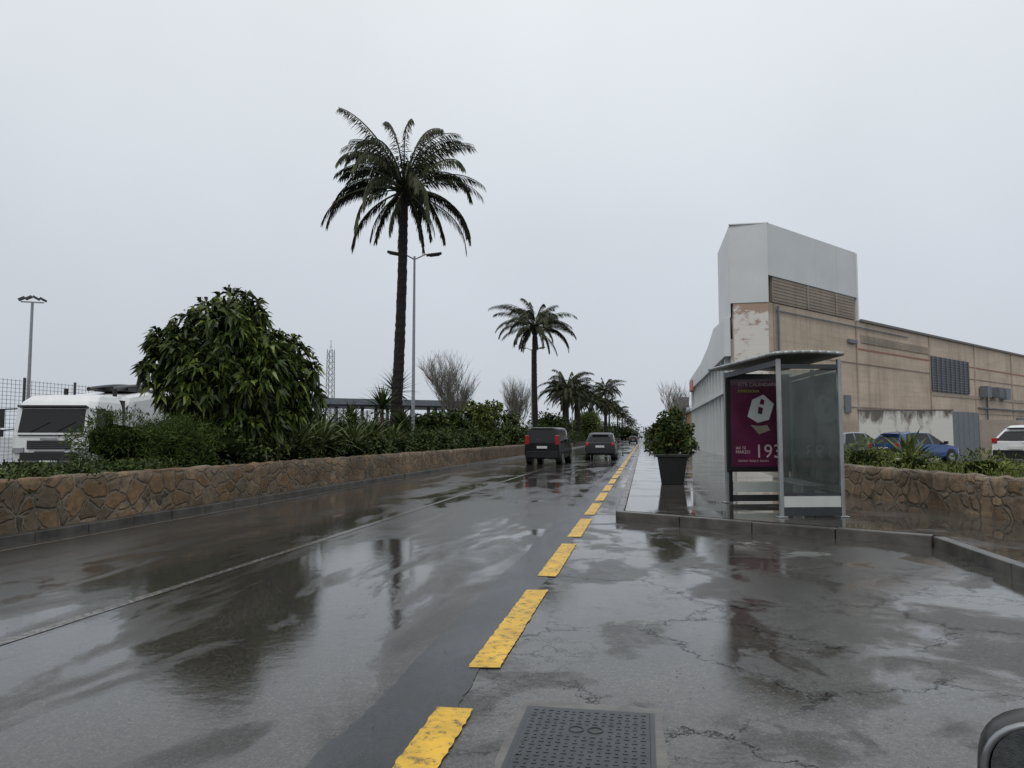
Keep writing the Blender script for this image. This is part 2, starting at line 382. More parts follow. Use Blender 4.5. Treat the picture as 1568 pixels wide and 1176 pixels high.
def sph(c,r,seed=0,nu=12,nv=8,k=.75):
    rg=random.Random(seed);v=[];f=[]
    for j in range(nv+1):
        th=math.pi*j/nv
        for i in range(nu):
            ph=2*math.pi*i/nu;q=k*rg.uniform(.8,1.12)
            v.append((c[0]+r[0]*q*math.sin(th)*math.cos(ph),c[1]+r[1]*q*math.sin(th)*math.sin(ph),c[2]+r[2]*q*math.cos(th)))
    for j in range(nv):
        for i in range(nu):
            f.append((j*nu+i,j*nu+(i+1)%nu,(j+1)*nu+(i+1)%nu,(j+1)*nu+i))
    return v,f
def unit(a): return a/np.maximum(np.linalg.norm(a,axis=1,keepdims=True),1e-6)
def cloud(name,blobs,n,ll,lw,mat,seed=0,parent=None,world=False,up=.2,rosette=1,droop=.15,core=.72,inner=.7,outer=1.08,out=.8):
    rg=np.random.default_rng(seed)
    w=np.array([ (r[0]*r[1]+r[0]*r[2]+r[1]*r[2]) for c,r in blobs]);w=w/w.sum()
    bi=rg.choice(len(blobs),n,p=w)
    C=np.array([b[0] for b in blobs])[bi];R=np.array([b[1] for b in blobs])[bi]
    d=unit(rg.normal(size=(n,3)))
    lump=1+.12*np.sin(d[:,0]*7+bi*2.1)*np.sin(d[:,1]*6+bi)+.10*np.sin(d[:,2]*9+bi*3)
    t=inner+(outer-inner)*rg.random(n)**.7
    P=C+d*R*(t*lump)[:,None]
    keep=np.ones(n,bool)
    for c,r in blobs:
        q=np.linalg.norm((P-np.array(c))/np.array(r),axis=1);keep&=q>core*.92
    P=P[keep];d=d[keep]
    if rosette>1:
        P=np.repeat(P,rosette,0);d=np.repeat(d,rosette,0)
    m=len(P)
    D=unit(d*out+rg.normal(size=(m,3))*.75+np.array([0,0,up]))
    S=unit(np.cross(D,rg.normal(size=(m,3))))
    V=leaves(P,D,S,ll*rg.uniform(.6,1.25,m),lw*rg.uniform(.7,1.3,m),droop)
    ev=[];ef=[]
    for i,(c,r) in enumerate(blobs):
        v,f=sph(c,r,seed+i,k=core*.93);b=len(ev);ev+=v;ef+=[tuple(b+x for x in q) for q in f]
    return fastmesh(name,V,mat,parent,world,(ev,ef))
T=empty('broadleaf_tree',(-10.1,16.9,.7))
X,Y=-9.95,16.9
def rot(dx,dy=0):
    return (X+dx*.86-dy*.5,Y+dx*.5+dy*.86)
bl=[]
for dx,dy,z,rx,rz in [(0,0,3.5,.7,.7),(.02,.1,4.66,.30,.34),(.45,.1,4.38,.28,.30),(-.50,0,4.32,.32,.34),(-.15,-.4,4.1,.40,.40),(-1.0,.1,3.98,.32,.30),(.1,-.1,4.2,.36,.36),
     (-1.48,0,3.6,.30,.28),(-1.05,-.3,3.3,.45,.42),(-1.72,-.1,3.0,.26,.28),(-1.3,-.2,2.6,.36,.38),(1.0,.1,3.72,.28,.28),(.75,-.4,3.35,.42,.42),(1.4,.1,3.55,.30,.28),(1.85,-.1,3.2,.22,.22),
     (1.45,-.1,2.85,.34,.34),(1.85,.1,2.4,.26,.28),(1.35,-.2,2.1,.32,.32),(.6,-.6,2.8,.55,.55),(-.5,-.6,2.7,.6,.6),(0,.2,2.4,.8,.8),(.5,-.3,1.7,.65,.6),(-.5,.1,1.8,.6,.55),(.95,-.1,1.9,.42,.42),(-.9,0,2.0,.40,.40)]:
    p=rot(dx,dy);bl.append(((p[0],p[1],z),(rx,rx,rz)))
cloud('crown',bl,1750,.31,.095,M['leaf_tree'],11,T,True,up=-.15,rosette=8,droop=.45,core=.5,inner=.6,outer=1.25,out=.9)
t=MB();t.cyl((X,Y,.6),(X+.1,Y,2.0),.13,.09)
for b_ in bl[1:22:2]: t.cyl((X+.05,Y,1.5),b_[0],.05,.018,6)
t.obj('trunk',M['bark'],T,True)
rg=random.Random(8)
def hedge(name,items,n,ll,lw,mat,seed,**k):
    return cloud(name,[((x,y,z),(a,b,c)) for x,y,z,a,b,c in items],n,ll,lw,mat,seed,**k)
it=[]
for i in range(7):
    y=13.3+i*.62; it.append((-10.1+rg.uniform(-.3,.3),y,1.1+rg.uniform(-.12,.16),.75,.62,.62+rg.uniform(-.1,.1)))
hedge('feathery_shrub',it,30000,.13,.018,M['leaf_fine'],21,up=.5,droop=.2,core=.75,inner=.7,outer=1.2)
it=[]
y=5.5
while y<13.2: it.append((-9.1+rg.uniform(-.25,.25),y,.68+rg.uniform(0,.05),.5,.5,.18+rg.uniform(0,.10)));y+=.5
hedge('low_shrub_planting',it,12000,.09,.04,M['leaf_hedge'],22,up=.4,outer=1.25)
it=[];y=15.5
while y<44:
    it.append((-9.4+rg.uniform(-.35,.25),y,1.0+rg.uniform(-.2,.18),.65,.6,.5+rg.uniform(-.15,.15)))
    it.append((-10.9+rg.uniform(-.4,.4),y,1.1+rg.uniform(-.2,.3),.8,.7,.6+rg.uniform(-.15,.25)));y+=.95
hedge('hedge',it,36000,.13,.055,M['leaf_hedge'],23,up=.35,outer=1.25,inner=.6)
it=[];y=44
while y<200:
    it.append((-9.7+rg.uniform(-.35,.35),y,1.1+rg.uniform(-.15,.3),1.0,1.3,.7+rg.uniform(-.2,.35)));y+=1.9
hedge('hedge',it,22000,.28,.12,M['leaf_hedge'],24,up=.35,outer=1.2)
for k,(x,y,h,s,mt) in enumerate([(-10.2,44.5,3.5,1.1,'leaf_lime'),(-10.6,41.5,2.9,1.0,'leaf_tree'),(-10.6,48.5,3.6,1.2,'leaf_lime'),(-10.8,23.5,2.2,.7,'leaf_hedge'),(-11,36,2.5,.9,'leaf_hedge'),(-10.4,56,3.2,1.2,'leaf_tree'),(-10,84,4.0,1.6,'leaf_hedge')]):
    R=empty('tall_shrub',(x,y,.7));q=random.Random(k);b=[]
    for i in range(8):
        zz=1.1+(h-1.5)*q.random();b.append(((x+q.uniform(-s,s)*.8,y+q.uniform(-s,s)*.6,zz),(s*.42,s*.42,s*.42)))
    b.append(((x,y,h-.45),(s*.35,s*.35,.45)))
    cloud('crown',b,380,.30,.11,M[mt],40+k,R,True,rosette=6,droop=.3,core=.45,inner=.5,outer=1.2)
    t=MB()
    for i in range(4): t.cyl((x+.1*i-.2,y,.6),(x+q.uniform(-s,s)*.5,y+q.uniform(-s,s)*.5,h*.75),.05,.015,6)
    t.obj('stems',M['bark'],R,True)
def rosette(name,loc,n,L,W,mat,seed,emin=10,emax=85,bend=.5,stem=0):
    rg=random.Random(seed);mb=MB();c=Vector((0,0,stem))
    for i in range(n):
        az=i*2.399+rg.uniform(-.2,.2);el=math.radians(emin+(emax-emin)*(i/n)**.8+rg.uniform(-5,5));l=L*rg.uniform(.8,1.1)
        side=Vector((-math.sin(az),math.cos(az),0));p=c.copy();v=[];f=[];S=6
        for k in range(S+1):
            t=k/S;w=W*(.6+.9*t if t<.45 else (1-t)/.55*1.0)*.5
            e=el-bend*t*t*1.4;up=Vector((-math.cos(az)*math.sin(e),-math.sin(az)*math.sin(e),math.cos(e)))
            v+=[p-side*w+up*w*.35,p,p+side*w+up*w*.35]
            p=p+Vector((math.cos(az)*math.cos(e),math.sin(az)*math.cos(e),math.sin(e)))*(l/S)
            if k:
                b=3*k;f+=[(b-3,b-2,b+1,b),(b-2,b-1,b+2,b+1)]
        mb.add(v,f)
    if stem: mb.cyl((0,0,-.1),(0,0,stem+.05),.09,.07,8,1)
    o=mb.obj(name,[mat,M['bark']]);o.location=loc;return o
for k,(x,y,L) in enumerate([(-9.2,19.2,1.35),(-9.4,21.0,1.55),(-9.2,23.0,1.25),(-9.5,25.2,1.4),(-9.3,27.2,1.15),(-9.5,33,.9)]):
    rosette('agave_plant',(x,y,1.05),40,L,.10,M['leaf_agave'],k,8,85,.9)
for k,(x,y,L,st) in enumerate([(-10.1,28.2,1.1,1.8),(-10.5,31.0,1.2,2.6),(-9.7,29.6,.9,1.1),(-10.9,27,.9,1.2)]):
    rosette('yucca_plant',(x,y,.7),70,L,.085,M['leaf_hedge'],k+30,-35,88,.35,st)
for k,(x,y,L) in enumerate([(7.6,15.6,.95),(6.6,13.6,.8),(6.0,18.6,.9),(8.8,13.8,.8),(7.5,12.6,.6),(9.3,18,1.0)]):
    rosette('agave_plant',(x,y,.72),30,L,.17,M['leaf_agave'],k+60,12,82,.35)
it=[(6.2,15.3,.75,.5,.6,.28),(5.6,17.3,.75,.45,.7,.3),(8.2,16,.8,.7,.6,.32),(10,15.5,.75,.8,.8,.25),(7.4,10.5,.75,.5,.8,.22),(8.2,12.6,.75,.5,.6,.25),(5.3,19.5,.8,.5,.8,.4)]
hedge('ground_cover_plants',it,9000,.11,.03,M['leaf_lime'],81,up=.7,outer=1.3)
rgn=np.random.default_rng(4);n=14000
gx=rgn.uniform(5.0,13,n);gy=rgn.uniform(2,20.5,n);k=(gx>5.9-(gy-12.4)*.22)&(gy>4);gx=gx[k];gy=gy[k];n=len(gx)
P=np.stack([gx,gy,np.full(n,.69)],1);D=unit(np.stack([rgn.normal(0,.3,n),rgn.normal(0,.3,n),np.ones(n)],1));S=unit(np.cross(D,rgn.normal(size=(n,3))))
fastmesh('bed_grass_tufts',leaves(P,D,S,rgn.uniform(.06,.2,n),np.full(n,.02),.1),M['leaf_lime'])

# ---------------------------------------------------------------- palms
def palm_meshes(seed,nf=44,L=3.9,dense=1.0):
    rg=random.Random(seed);V=[];mb=MB()
    for i in range(nf):
        u=(i+.5)/nf;az=i*2.39996+rg.uniform(-.45,.45)
        el=math.radians(80-98*u**.85+rg.uniform(-12,12));l=L*rg.uniform(.74,1.10)*(.64+.42*math.sin(math.pi*min(1,u*.9+.08)))
        bend=math.radians(rg.uniform(72,112))*(1-.15*u)
        if u>.90: el=math.radians(rg.uniform(-60,-30));bend=math.radians(45);l*=rg.uniform(.7,1.0)
        p=Vector((math.cos(az)*.10,math.sin(az)*.10,-.35*u));S=28;pts=[]
        twist=rg.uniform(-.6,.6)
        for k in range(S+1):
            t=k/S;e=max(-1.42,el-bend*t**1.6);a=az+twist*t*t
            T=Vector((math.cos(a)*math.cos(e),math.sin(a)*math.cos(e),math.sin(e)));pts.append((p.copy(),T,a,e));p=p+T*(l/S)
        for k in range(0,S,2):
            q0=pts[k][0];q1=pts[min(k+2,S)][0];r=.042*(1-k/S)+.010;mb.cyl(q0,q1,r,max(.006,r-.003),4,0,False)
        m=int(l/.052*dense);gap=rg.uniform(.05,.35)
        for s in range(m):
            t=.20+.80*s/m;k=t*S;i0=min(int(k),S-1);fr=k-i0
            q=pts[i0][0].lerp(pts[i0+1][0],fr);T=pts[i0][1];a=pts[i0][2]
            side=Vector((-math.sin(a),math.cos(a),0));up=side.cross(T)*-1
            if up.z<0:up=-up
            ln=.54*(math.sin(math.pi*min(1,.08+t*.84))**.55)*rg.uniform(.7,1.12)*L/3.9
            for sg in(-1,1):
                if rg.random()<gap*.5: continue
                d=(side*sg*rg.uniform(.20,.40)+T*.75+Vector((0,0,-.62-.35*rg.random()))+Vector([rg.uniform(-.12,.12) for _ in range(3)])).normalized()
                wv=d.cross(up)
                if wv.length<.1: wv=d.cross(side)
                wv=wv.normalized()*.027/dense
                tip=q+d*ln+Vector((0,0,-.16*ln));mid=q+d*ln*.45
                V+=[q,mid+wv,tip,mid-wv]
    return V,mb
def make_palm(loc,h,seed,crown=None,lean=(0,0),L=3.9,nf=44,dense=1.0,r0=.27,sc=1,name='palm_tree'):
    R=empty(name,loc);n=14;seg=70;v=[];f=[];rg=random.Random(seed)
    for k in range(seg+1):
        t=k/seg;z=h*t;cx=lean[0]*t**1.4+.10*math.sin(t*3.1)*(1 if lean[0]>0 else -1);cy=lean[1]*t**1.4;r=r0*(1.12-.38*t)*(1+.05*(k%2))
        if t<.04:r*=1.25-t*4
        if t>.93:r=r0*(.74+ (t-.93)*7)
        for i in range(n):
            a=2*math.pi*i/n+k*.2;q=r*rg.uniform(.94,1.06);v.append((cx+q*math.cos(a),cy+q*math.sin(a),z))
    for k in range(seg):
        for i in range(n):f.append((k*n+i,k*n+(i+1)%n,(k+1)*n+(i+1)%n,(k+1)*n+i))
    mobj('trunk',v,f,M['bark_p'],R)
    bt=MB()
    for i in range(46):
        a=i*2.4;z=h-.95+.9*i/46;r=.19+.10*i/46;d=Vector((math.cos(a),math.sin(a),0));c=Vector((lean[0],lean[1],z))+d*r
        bt.cyl(c,c+d*.16+Vector((0,0,.22)),.05,.02,5)
    bt.obj('leaf_bases',M['bark_p'],R)
    if crown is None:
        V,m2=palm_meshes(seed,nf,L,dense)
        c=fastmesh('fronds',np.array([tuple(x) for x in V]),M['palm'],R);s=m2.obj('frond_stems',M['palm'],R)
        crown=(c.data,s.data);c.location=s.location=(lean[0],lean[1],h)
    else:
        for nm,d in zip(('fronds','frond_stems'),crown):
            o=bpy.data.objects.new(nm,d);link(o);o.parent=R;o.location=(lean[0],lean[1],h);o.rotation_euler=(0,0,seed*1.7);o.scale=(sc,)*3
    return crown
c1=make_palm((-10.3,30.3,.7),11.5,14,lean=(.32,0),L=4.35,nf=50,r0=.225)
c2=make_palm((-10.0,70.5,.7),11.3,9,lean=(-.1,0),L=4.7,nf=44,dense=.8,r0=.27)
for k,(x,y,h,s) in enumerate([(-9.6,97,7.6,.9),(-10.6,103,7.2,.9),(-9.4,112,6.8,.85),(-10.5,120,7.9,.9),(-7.4,152,10.6,.95),(-10,150,8.0,1),(-8.8,185,9.0,1.0),(-9.4,215,9.2,1.0),(-8.6,260,9.5,1.0),(-8.6,320,10,1.0),(-8,400,10,1.0),(-7.5,500,10,1.1)]):
    make_palm((x,y,.2),h,k+20,crown=c2,r0=.27,sc=s)
def far_mass(name,items,n,ll,seed,mat='leaf_far_hazed'):
    return cloud(name,[((x,y,z),(a,b,c)) for x,y,z,a,b,c in items],n,ll,ll*.5,M[mat],seed,up=.3,outer=1.2)
rg=random.Random(12)
far_mass('distant_trees',[(rg.uniform(-18,-9.5),rg.uniform(110,200),rg.uniform(1.5,3),3,4,rg.uniform(1.4,2.4)) for _ in range(20)],9000,.5,91,'leaf_hedge')
far_mass('distant_trees',[(-9+rg.uniform(-14,2),rg.uniform(300,500),2.5,6,6,rg.uniform(3,5)) for _ in range(20)]+[(2+rg.uniform(0,8),rg.uniform(200,420),2,2.5,4,rg.uniform(2,4)) for _ in range(14)],7000,1.0,92)
far_mass('distant_tree_line',[(rg.uniform(-340,-60),rg.uniform(330,420),2,12,8,rg.uniform(4,8)) for _ in range(40)],9000,2.0,93)
R=empty('clipped_tree',(-8.6,118,.2));cloud('crown',[((-8.6,118,3.2),(2.0,2.0,1.7)),((-8.4,119,4.2),(1.5,1.5,1.1))],4000,.3,.14,M['leaf_lime'],95,R,True)
t=MB();t.cyl((-8.6,118,.1),(-8.6,118,2),.15);t.obj('trunk',M['bark'],R,True)
def bare(loc,h,seed,spread=.5,name='bare_tree'):
    rg=random.Random(seed);cu=bpy.data.curves.new(name,'CURVE');cu.dimensions='3D';cu.bevel_depth=1;cu.bevel_resolution=0
    def br(p,d,l,r,lev):
        n=4;pts=[p.copy()]
        for i in range(n):
            d=(d+Vector([rg.uniform(-.16,.16) for _ in range(3)])+Vector((0,0,.10))).normalized();p=p+d*(l/n);pts.append(p.copy())
        s=cu.splines.new('POLY');s.points.add(n)
        for i,q in enumerate(pts): s.points[i].co=(*q,1);s.points[i].radius=r*(1-.45*i/n)
        if lev==0:return
        for k in range(6):
            q=pts[rg.randint(2 if lev==4 else 1,n)];a=rg.uniform(0,6.28);nd=(d+Vector((math.cos(a),math.sin(a),rg.uniform(0,.6)))*spread*1.1).normalized()
            br(q,nd,l*rg.uniform(.58,.80),max(.010,r*.5),lev-1)
    br(Vector((0,0,0)),Vector((0,0,1)),h*.36,h*.013,4)
    o=bpy.data.objects.new(name,cu);link(o);o.location=loc;cu.materials.append(M['bare']);return o
bare((-17.6,70,0),11,1);bare((-19.6,77,0),10,2);bare((-14.8,92,0),9.5,3);bare((-16.5,98,0),8.5,4)
bare((4.0,100,0),9,5);bare((5.2,106,0),8.5,6)

# ---------------------------------------------------------------- street lamps, mast, floodlight
def lamp(loc,h,az):
    R=empty('street_lamp',loc);m=MB();m.cyl((0,0,0),(0,0,.5),.13,.11,12);m.cyl((0,0,.5),(0,0,h),.09,.05,12)
    for s in(-1,1):
        d=Vector((math.cos(az)*s,math.sin(az)*s,0));e=Vector((0,0,h-.05))+d*.55+Vector((0,0,.18))
        m.cyl((0,0,h-.15),e,.035,.03,8)
    m.obj('pole',M['steel'],R,smooth=False)
    m=MB()
    for s in(-1,1):
        d=Vector((math.cos(az)*s,math.sin(az)*s,0));e=Vector((0,0,h+.13))+d*.55
        a=math.atan2(d.y,d.x);Rm=Matrix.Rotation(a,3,'Z')@Matrix.Rotation(-.16,3,'Y')
        m.box(e+d*.38,(.75,.26,.10),0,R=Rm);m.box(e+d*.42-Vector((0,0,.06)),(.5,.20,.06),0,R=Rm)
    m.obj('lantern',M['darksteel'],R,bevel=.03)
lamp((-10.75,34.3,.7),9.35,.3)
lamp((-10.6,72,.7),9.2,.15);lamp((-10.4,112,.3),9.4,.15);lamp((-10.2,150,.3),9.4,.15);lamp((-10.2,190,.3),9.4,.15)
R=empty('floodlight_mast',(-48.4,52.4,0));m=MB();m.cyl((0,0,0),(0,0,12.2),.16,.10,10)
m.box((0,0,12.2),(1.6,.1,.1),rz=.5)
for k in(-1,-.35,.35,1):
    m.box((k*.75*.86,k*.75*.5,12.45+(.1 if abs(k)<.5 else 0)),(.5,.35,.18),1,R=Matrix.Rotation(.5,3,'Z')@Matrix.Rotation(.5*(1 if k>0 else -1),3,'Y'))
m.obj('mast',[M['steel'],M['darksteel']],R)
R=empty('lattice_antenna_mast',(-45.2,103.8,0));m=MB();w=.55
cs=[(-w,-w),(w,-w),(w,w),(-w,w)]
for x,y in cs:m.cyl((x,y,0),(x*.7,y*.7,14.2),.06,n=5)
for k in range(16):
    z=k*.88;s=1-.3*k/16
    for i in range(4):
        a=cs[i];b=cs[(i+1)%4];m.cyl((a[0]*s,a[1]*s,z),(b[0]*s,b[1]*s,z+.88),.035,n=4);m.cyl((a[0]*s,a[1]*s,z),(b[0]*s,b[1]*s,z),.03,n=4)
m.cyl((0,0,14),(0,0,15.6),.05,n=6);m.cyl((-.3,0,14.6),(.3,0,14.6),.03,n=4)
m.obj('lattice',M['steel'],R)
def fence(name,x,y0,y1,h,sp=.22,post=3.0):
    R=empty(name,(x,y0,0));m=MB();L=y1-y0;k=0
    while k*post<=L: m.cyl((0,k*post,0),(0,k*post,h+.1),.06,n=6);k+=1
    m.obj('posts',M['darksteel'],R);m=MB()
    i=0
    while i*sp<L:m.box((0,i*sp,h/2),(.014,.014,h));i+=1
    z=.1
    while z<h:m.box((.016,L/2,z),(.014,L,.016));z+=.17
    m.obj('wire_mesh',M['steel'],R)
fence('mesh_fence',-27,14,90,3.9)
fence('mesh_fence',-13.0,40,110,2.3,.3,2.5)
R=empty('port_canopy',(-34,90,0));m=MB();d=Vector((16,11,0)).normalized();a=math.atan2(d.y,d.x)
m.box((-35,88,5.5),(26,9,.7),rz=a)
m.box((-35,88,5.05),(25,8.4,.2),1,rz=a)
for i in range(8):
    for s in(-3.5,3.5):
        c=Vector((-35,88,0))+d*(-11.5+i*3.3)+Vector((-d.y,d.x,0))*s;m.box((c.x,c.y,2.5),(.35,.35,5),1,rz=a)
        if s<0:m.cyl((c.x,c.y,4),(c.x+d.x*1.2,c.y+d.y*1.2,5.1),.08,n=5,m=1)
m.obj('structure',[M['vent'],M['darksteel']],R,True)
m=MB();m.box((-60,150,2),(60,8,4),rz=.2);m.box((-60,150,4.2),(61,9,.4),1,rz=.2);
for i in range(12): m.box((-86+i*4.7,140.6+i*.95,2),(2.2,.3,1.6),1,rz=.2)
m.obj('port_warehouse',[M['facade'],M['vent']])

# ---------------------------------------------------------------- vehicles
def loft_car(name,loc,rz,st,paint,W,glass_from,wheels,wr=.33,lights_z=(.85,1.2)):
    R=empty(name,loc,rz);v=[];f=[];mi=[]
    for (yl,yr,zb,zt,zr,w,wr2) in st:
        zm=zb+(zt-zb)*.45
        half=[(w*.90,zb,yl),(w*.985,zb+.10,yl),(w,zm,yl),(w*.965,zt,yl),(wr2,zr-.05,yr),(wr2*.82,zr,yr)]
        v+=[(x,y,z) for x,z,y in half]+[(-x,y,z) for x,z,y in half[::-1]]
    n=12
    for i in range(len(st)-1):
        for k in range(n):
            a=i*n+k;b=i*n+(k+1)%n;f.append((a,a+n,b+n,b))
            g=k in(3,7) and glass_from[i]
            top=k in(4,5,6) and glass_from[i]==2
            mi.append(1 if (g or top) else 0)
    for i,rev in((0,0),(len(st)-1,1)):
        b=i*n
        for lo,hi in((0,1),(1,2),(2,3),(3,4),(4,5)):
            q=(b+lo,b+hi,b+11-hi,b+11-lo);f.append(q[::-1] if rev else q);mi.append(0)
    body=mobj('body',v,f,[paint,M['dkglass']],R,midx=mi)
    bv=body.modifiers.new('b','BEVEL');bv.width=.035;bv.segments=2;bv.limit_method='ANGLE';bv.angle_limit=.5
    s=st[0];m=MB();w=s[5];wr2=s[6];zt=s[3];zr=s[4];off=-.012
    def rp(x,t):
        z=zt+(zr-.05-zt)*t;y=s[0]+(s[1]-s[0])*t;return (x,y+off,z)
    wl=w*.83;wt=wr2*.88
    m.add([rp(-wl,.06),rp(wl,.06),rp(wt,.86),rp(-wt,.86)],[(0,1,2,3)])
    m.obj('rear_window',M['dkglass'],R)
    m=MB()
    for sg in(-1,1):
        m.box((sg*w*.86,s[0]+.015,(lights_z[0]+lights_z[1])/2),(w*.22,.09,lights_z[1]-lights_z[0]),0)
    m.obj('tail_lights',M['red'],R,bevel=.02)
    m=MB();m.box((0,s[0]-.02,s[2]+.18),(w*1.8,.12,.28),0);m.box((0,s[0]-.035,zt-.22),(.52,.03,.12),1);
    m.box((0,s[0]-.09,s[2]+.32),(w*1.7,.04,.03),0)
    m.cyl((.1,s[0]-.03,zt+.08),(-.35,s[0]+.02,zt+.2),.012,n=4)
    m.box((0,s[1]-.02,zr+.0),(wr2*1.5,.18,.04),0)
    for sg in(-1,1):m.box((sg*(w+.10),st[-4][0]-.15,zt+.05),(.18,.10,.14),0)
    m.obj('bumper_and_mirrors',[M['black'],M['plate']],R,bevel=.015)
    e=st[-1];m=MB()
    for sg in(-1,1):m.box((sg*e[5]*.72,e[0]+.0,e[3]-.12),(.34,.06,.16),1)
    m.box((0,e[0]+.01,e[2]+.25),(e[5]*1.3,.05,.24),0);m.obj('front_trim',[M['black'],M['plate']],R)
    m=MB()
    for y in wheels:
        for sg in(-1,1):
            m.cyl((sg*(W/2-.22),y,wr),(sg*(W/2+.004),y,wr),wr,n=22,m=0);m.cyl((sg*(W/2),y,wr),(sg*(W/2+.014),y,wr),wr*.62,n=14,m=1)
            m.cyl((sg*(W/2-.30),y,wr+.02),(sg*(W/2-.01),y,wr+.02),wr*1.17,n=22,m=2)
    m.obj('wheels',[M['tyre'],M['hub'],M['black']],R)
    return R
van=[(0,.12,.32,1.08,1.80,.88,.74),(.25,.32,.28,1.08,1.84,.90,.76),(.33,.40,.28,1.08,1.84,.90,.76),(1.3,1.3,.28,1.07,1.86,.91,.77),(1.38,1.38,.28,1.07,1.86,.91,.77),(2.4,2.35,.28,1.06,1.85,.91,.77),(2.48,2.43,.28,1.06,1.85,.91,.77),(3.35,2.85,.28,1.05,1.78,.90,.74),(3.45,3.42,.28,1.04,1.10,.90,.72),(4.1,4.05,.3,.90,.95,.86,.68),(4.38,4.32,.35,.70,.74,.76,.6)]
vg=[0,0,1,0,1,0,1,2,0,0]
suv=[(0,.38,.38,1.02,1.50,.88,.64),(.3,.55,.30,1.02,1.58,.90,.66),(.42,.66,.30,1.02,1.60,.90,.67),(1.3,1.3,.28,1.0,1.63,.91,.69),(1.38,1.38,.28,1.0,1.63,.91,.69),(2.3,2.2,.28,.98,1.62,.91,.69),(2.38,2.28,.28,.98,1.62,.91,.69),(3.15,2.55,.28,.97,1.56,.90,.66),(3.25,3.22,.28,.97,1.02,.90,.74),(4.1,4.05,.3,.84,.90,.86,.7),(4.4,4.35,.36,.62,.66,.76,.6)]
hatch=[(0,.45,.36,.92,1.36,.84,.60),(.3,.62,.28,.92,1.42,.86,.62),(.4,.72,.28,.92,1.43,.86,.62),(1.2,1.2,.25,.91,1.47,.87,.64),(1.28,1.28,.25,.91,1.47,.87,.64),(2.1,2.0,.25,.90,1.45,.87,.64),(2.18,2.08,.25,.90,1.45,.87,.64),(3.0,2.3,.25,.88,1.40,.86,.62),(3.1,3.07,.25,.88,.93,.86,.7),(3.8,3.76,.28,.76,.81,.82,.66),(4.1,4.05,.34,.56,.60,.72,.56)]
loft_car('moving_van',(-4.95,37.0,.004),-.06,van,M['carblack'],1.82,vg,(.75,3.5),.33,lights_z=(1.0,1.45))
loft_car('moving_car',(-2.55,45,.004),0,suv,M['cargrey'],1.82,vg,(.8,3.4),.34,lights_z=(.85,1.03))
loft_car('moving_car',(-2.0,150,.004),0,hatch,M['cargrey'],1.74,vg,(.75,3.3),.31)
loft_car('parked_car',(10.8,36.8,.15),-1.0,hatch,M['carblue'],1.74,vg,(.75,3.3),.31,lights_z=(.72,.95))
loft_car('parked_car',(8.6,38.3,.15),-.9,hatch,M['carsilver'],1.74,vg,(.75,3.3),.31)
loft_car('parked_car',(13.0,29.4,.2),-1.0,suv,M['white'],1.82,vg,(.8,3.4),.34,lights_z=(.95,1.15))
for k,(x,y) in enumerate([(-29,80),(-26.5,86),(-33,84),(-37,80),(-24,90)]):
    loft_car('parked_van',(x,y,0),2.5+k*.2,van,M['white'],1.82,vg,(.75,3.5))
# lorry: cab front faces local -Y
R=empty('tanker_truck',(-17.75,20.1,0),math.radians(12));W=1.25
m=MB()
# cab shell built from rings (front to back) so the nose is rounded in plan and the roof is domed
prof=[(.50,.06,1.18),(.95,.0,1.20),(1.45,.02,1.23),(2.28,.20,1.20),(2.48,.34,1.15),(2.66,.62,1.05),(2.72,1.0,1.0)]
v=[];f=[]
for z,y,hw in prof:
    v+=[(-hw,y+.16,z),(-hw*.82,y,z),(hw*.82,y,z),(hw,y+.16,z),(hw,2.0,z),(-hw,2.0,z)]
for k in range(len(prof)-1):
    for i in range(6): f.append((k*6+i,k*6+(i+1)%6,(k+1)*6+(i+1)%6,(k+1)*6+i))
f+=[tuple(range(6))[::-1],tuple(range(6*(len(prof)-1),6*len(prof)))]
m.add(v,f);m.obj('cab',[M['white']],R,bevel=.04)
m=MB()
def fz(z):  # front surface y at height z between 1.45 and 2.28
    return .02+(z-1.45)/.83*.18
def fp2(x,z,o=.012): return (x,fz(z)-o,z)
m.add([fp2(-.98,1.52),fp2(.98,1.52),fp2(.95,2.24),fp2(-.95,2.24)],[(0,1,2,3)],0)
for sg in(-1,1):
    q=[(sg*1.232,.35,1.58),(sg*1.232,.85,1.50),(sg*1.232,1.35,1.58),(sg*1.212,1.35,2.22),(sg*1.212,.52,2.22)];m.add(q,[(0,1,2,3,4)],0)
    q=[(sg*1.03,.06,1.56),(sg*1.20,.20,1.56),(sg*1.17,.36,2.20),(sg*1.00,.215,2.20)];m.add(q,[(0,1,2,3)],0)
m.obj('windows',[M['dkglass']],R)
m=MB()
m.box((0,-.03,1.15),(1.30,.05,.26));m.box((0,-.02,.80),(1.7,.06,.24));m.box((0,.05,.5),(2.3,.24,.26))
for i in range(4): m.box((0,-.062,1.06+i*.06),(1.26,.02,.018),1)
m.box((0,.12,2.31),(2.05,.20,.05),R=Matrix.Rotation(-.25,3,'X'))
m.box((0,-.012,1.44),(1.9,.03,.035))
for sg in(-1,1):
    m.box((sg*(W+.26),.0,1.95),(.22,.13,.58));m.box((sg*(W+.26),.0,1.50),(.20,.12,.22));m.cyl((sg*1.18,.30,2.25),(sg*(W+.26),.0,2.22),.022);m.cyl((sg*1.2,.25,1.62),(sg*(W+.26),.0,1.58),.02)
    m.box((sg*1.245,1.15,1.32),(.02,.22,.05));m.box((sg*1.232,1.45,1.5),(.012,.02,1.5));m.box((sg*1.232,.28,1.1),(.012,.02,.9));m.box((sg*1.2,.75,.55),(.12,.6,.12))
m.cyl((-.6,fz(1.54)-.04,1.54),(-.05,fz(1.85)-.04,1.85),.012,n=4);m.cyl((.15,fz(1.54)-.04,1.54),(.7,fz(1.85)-.04,1.85),.012,n=4)
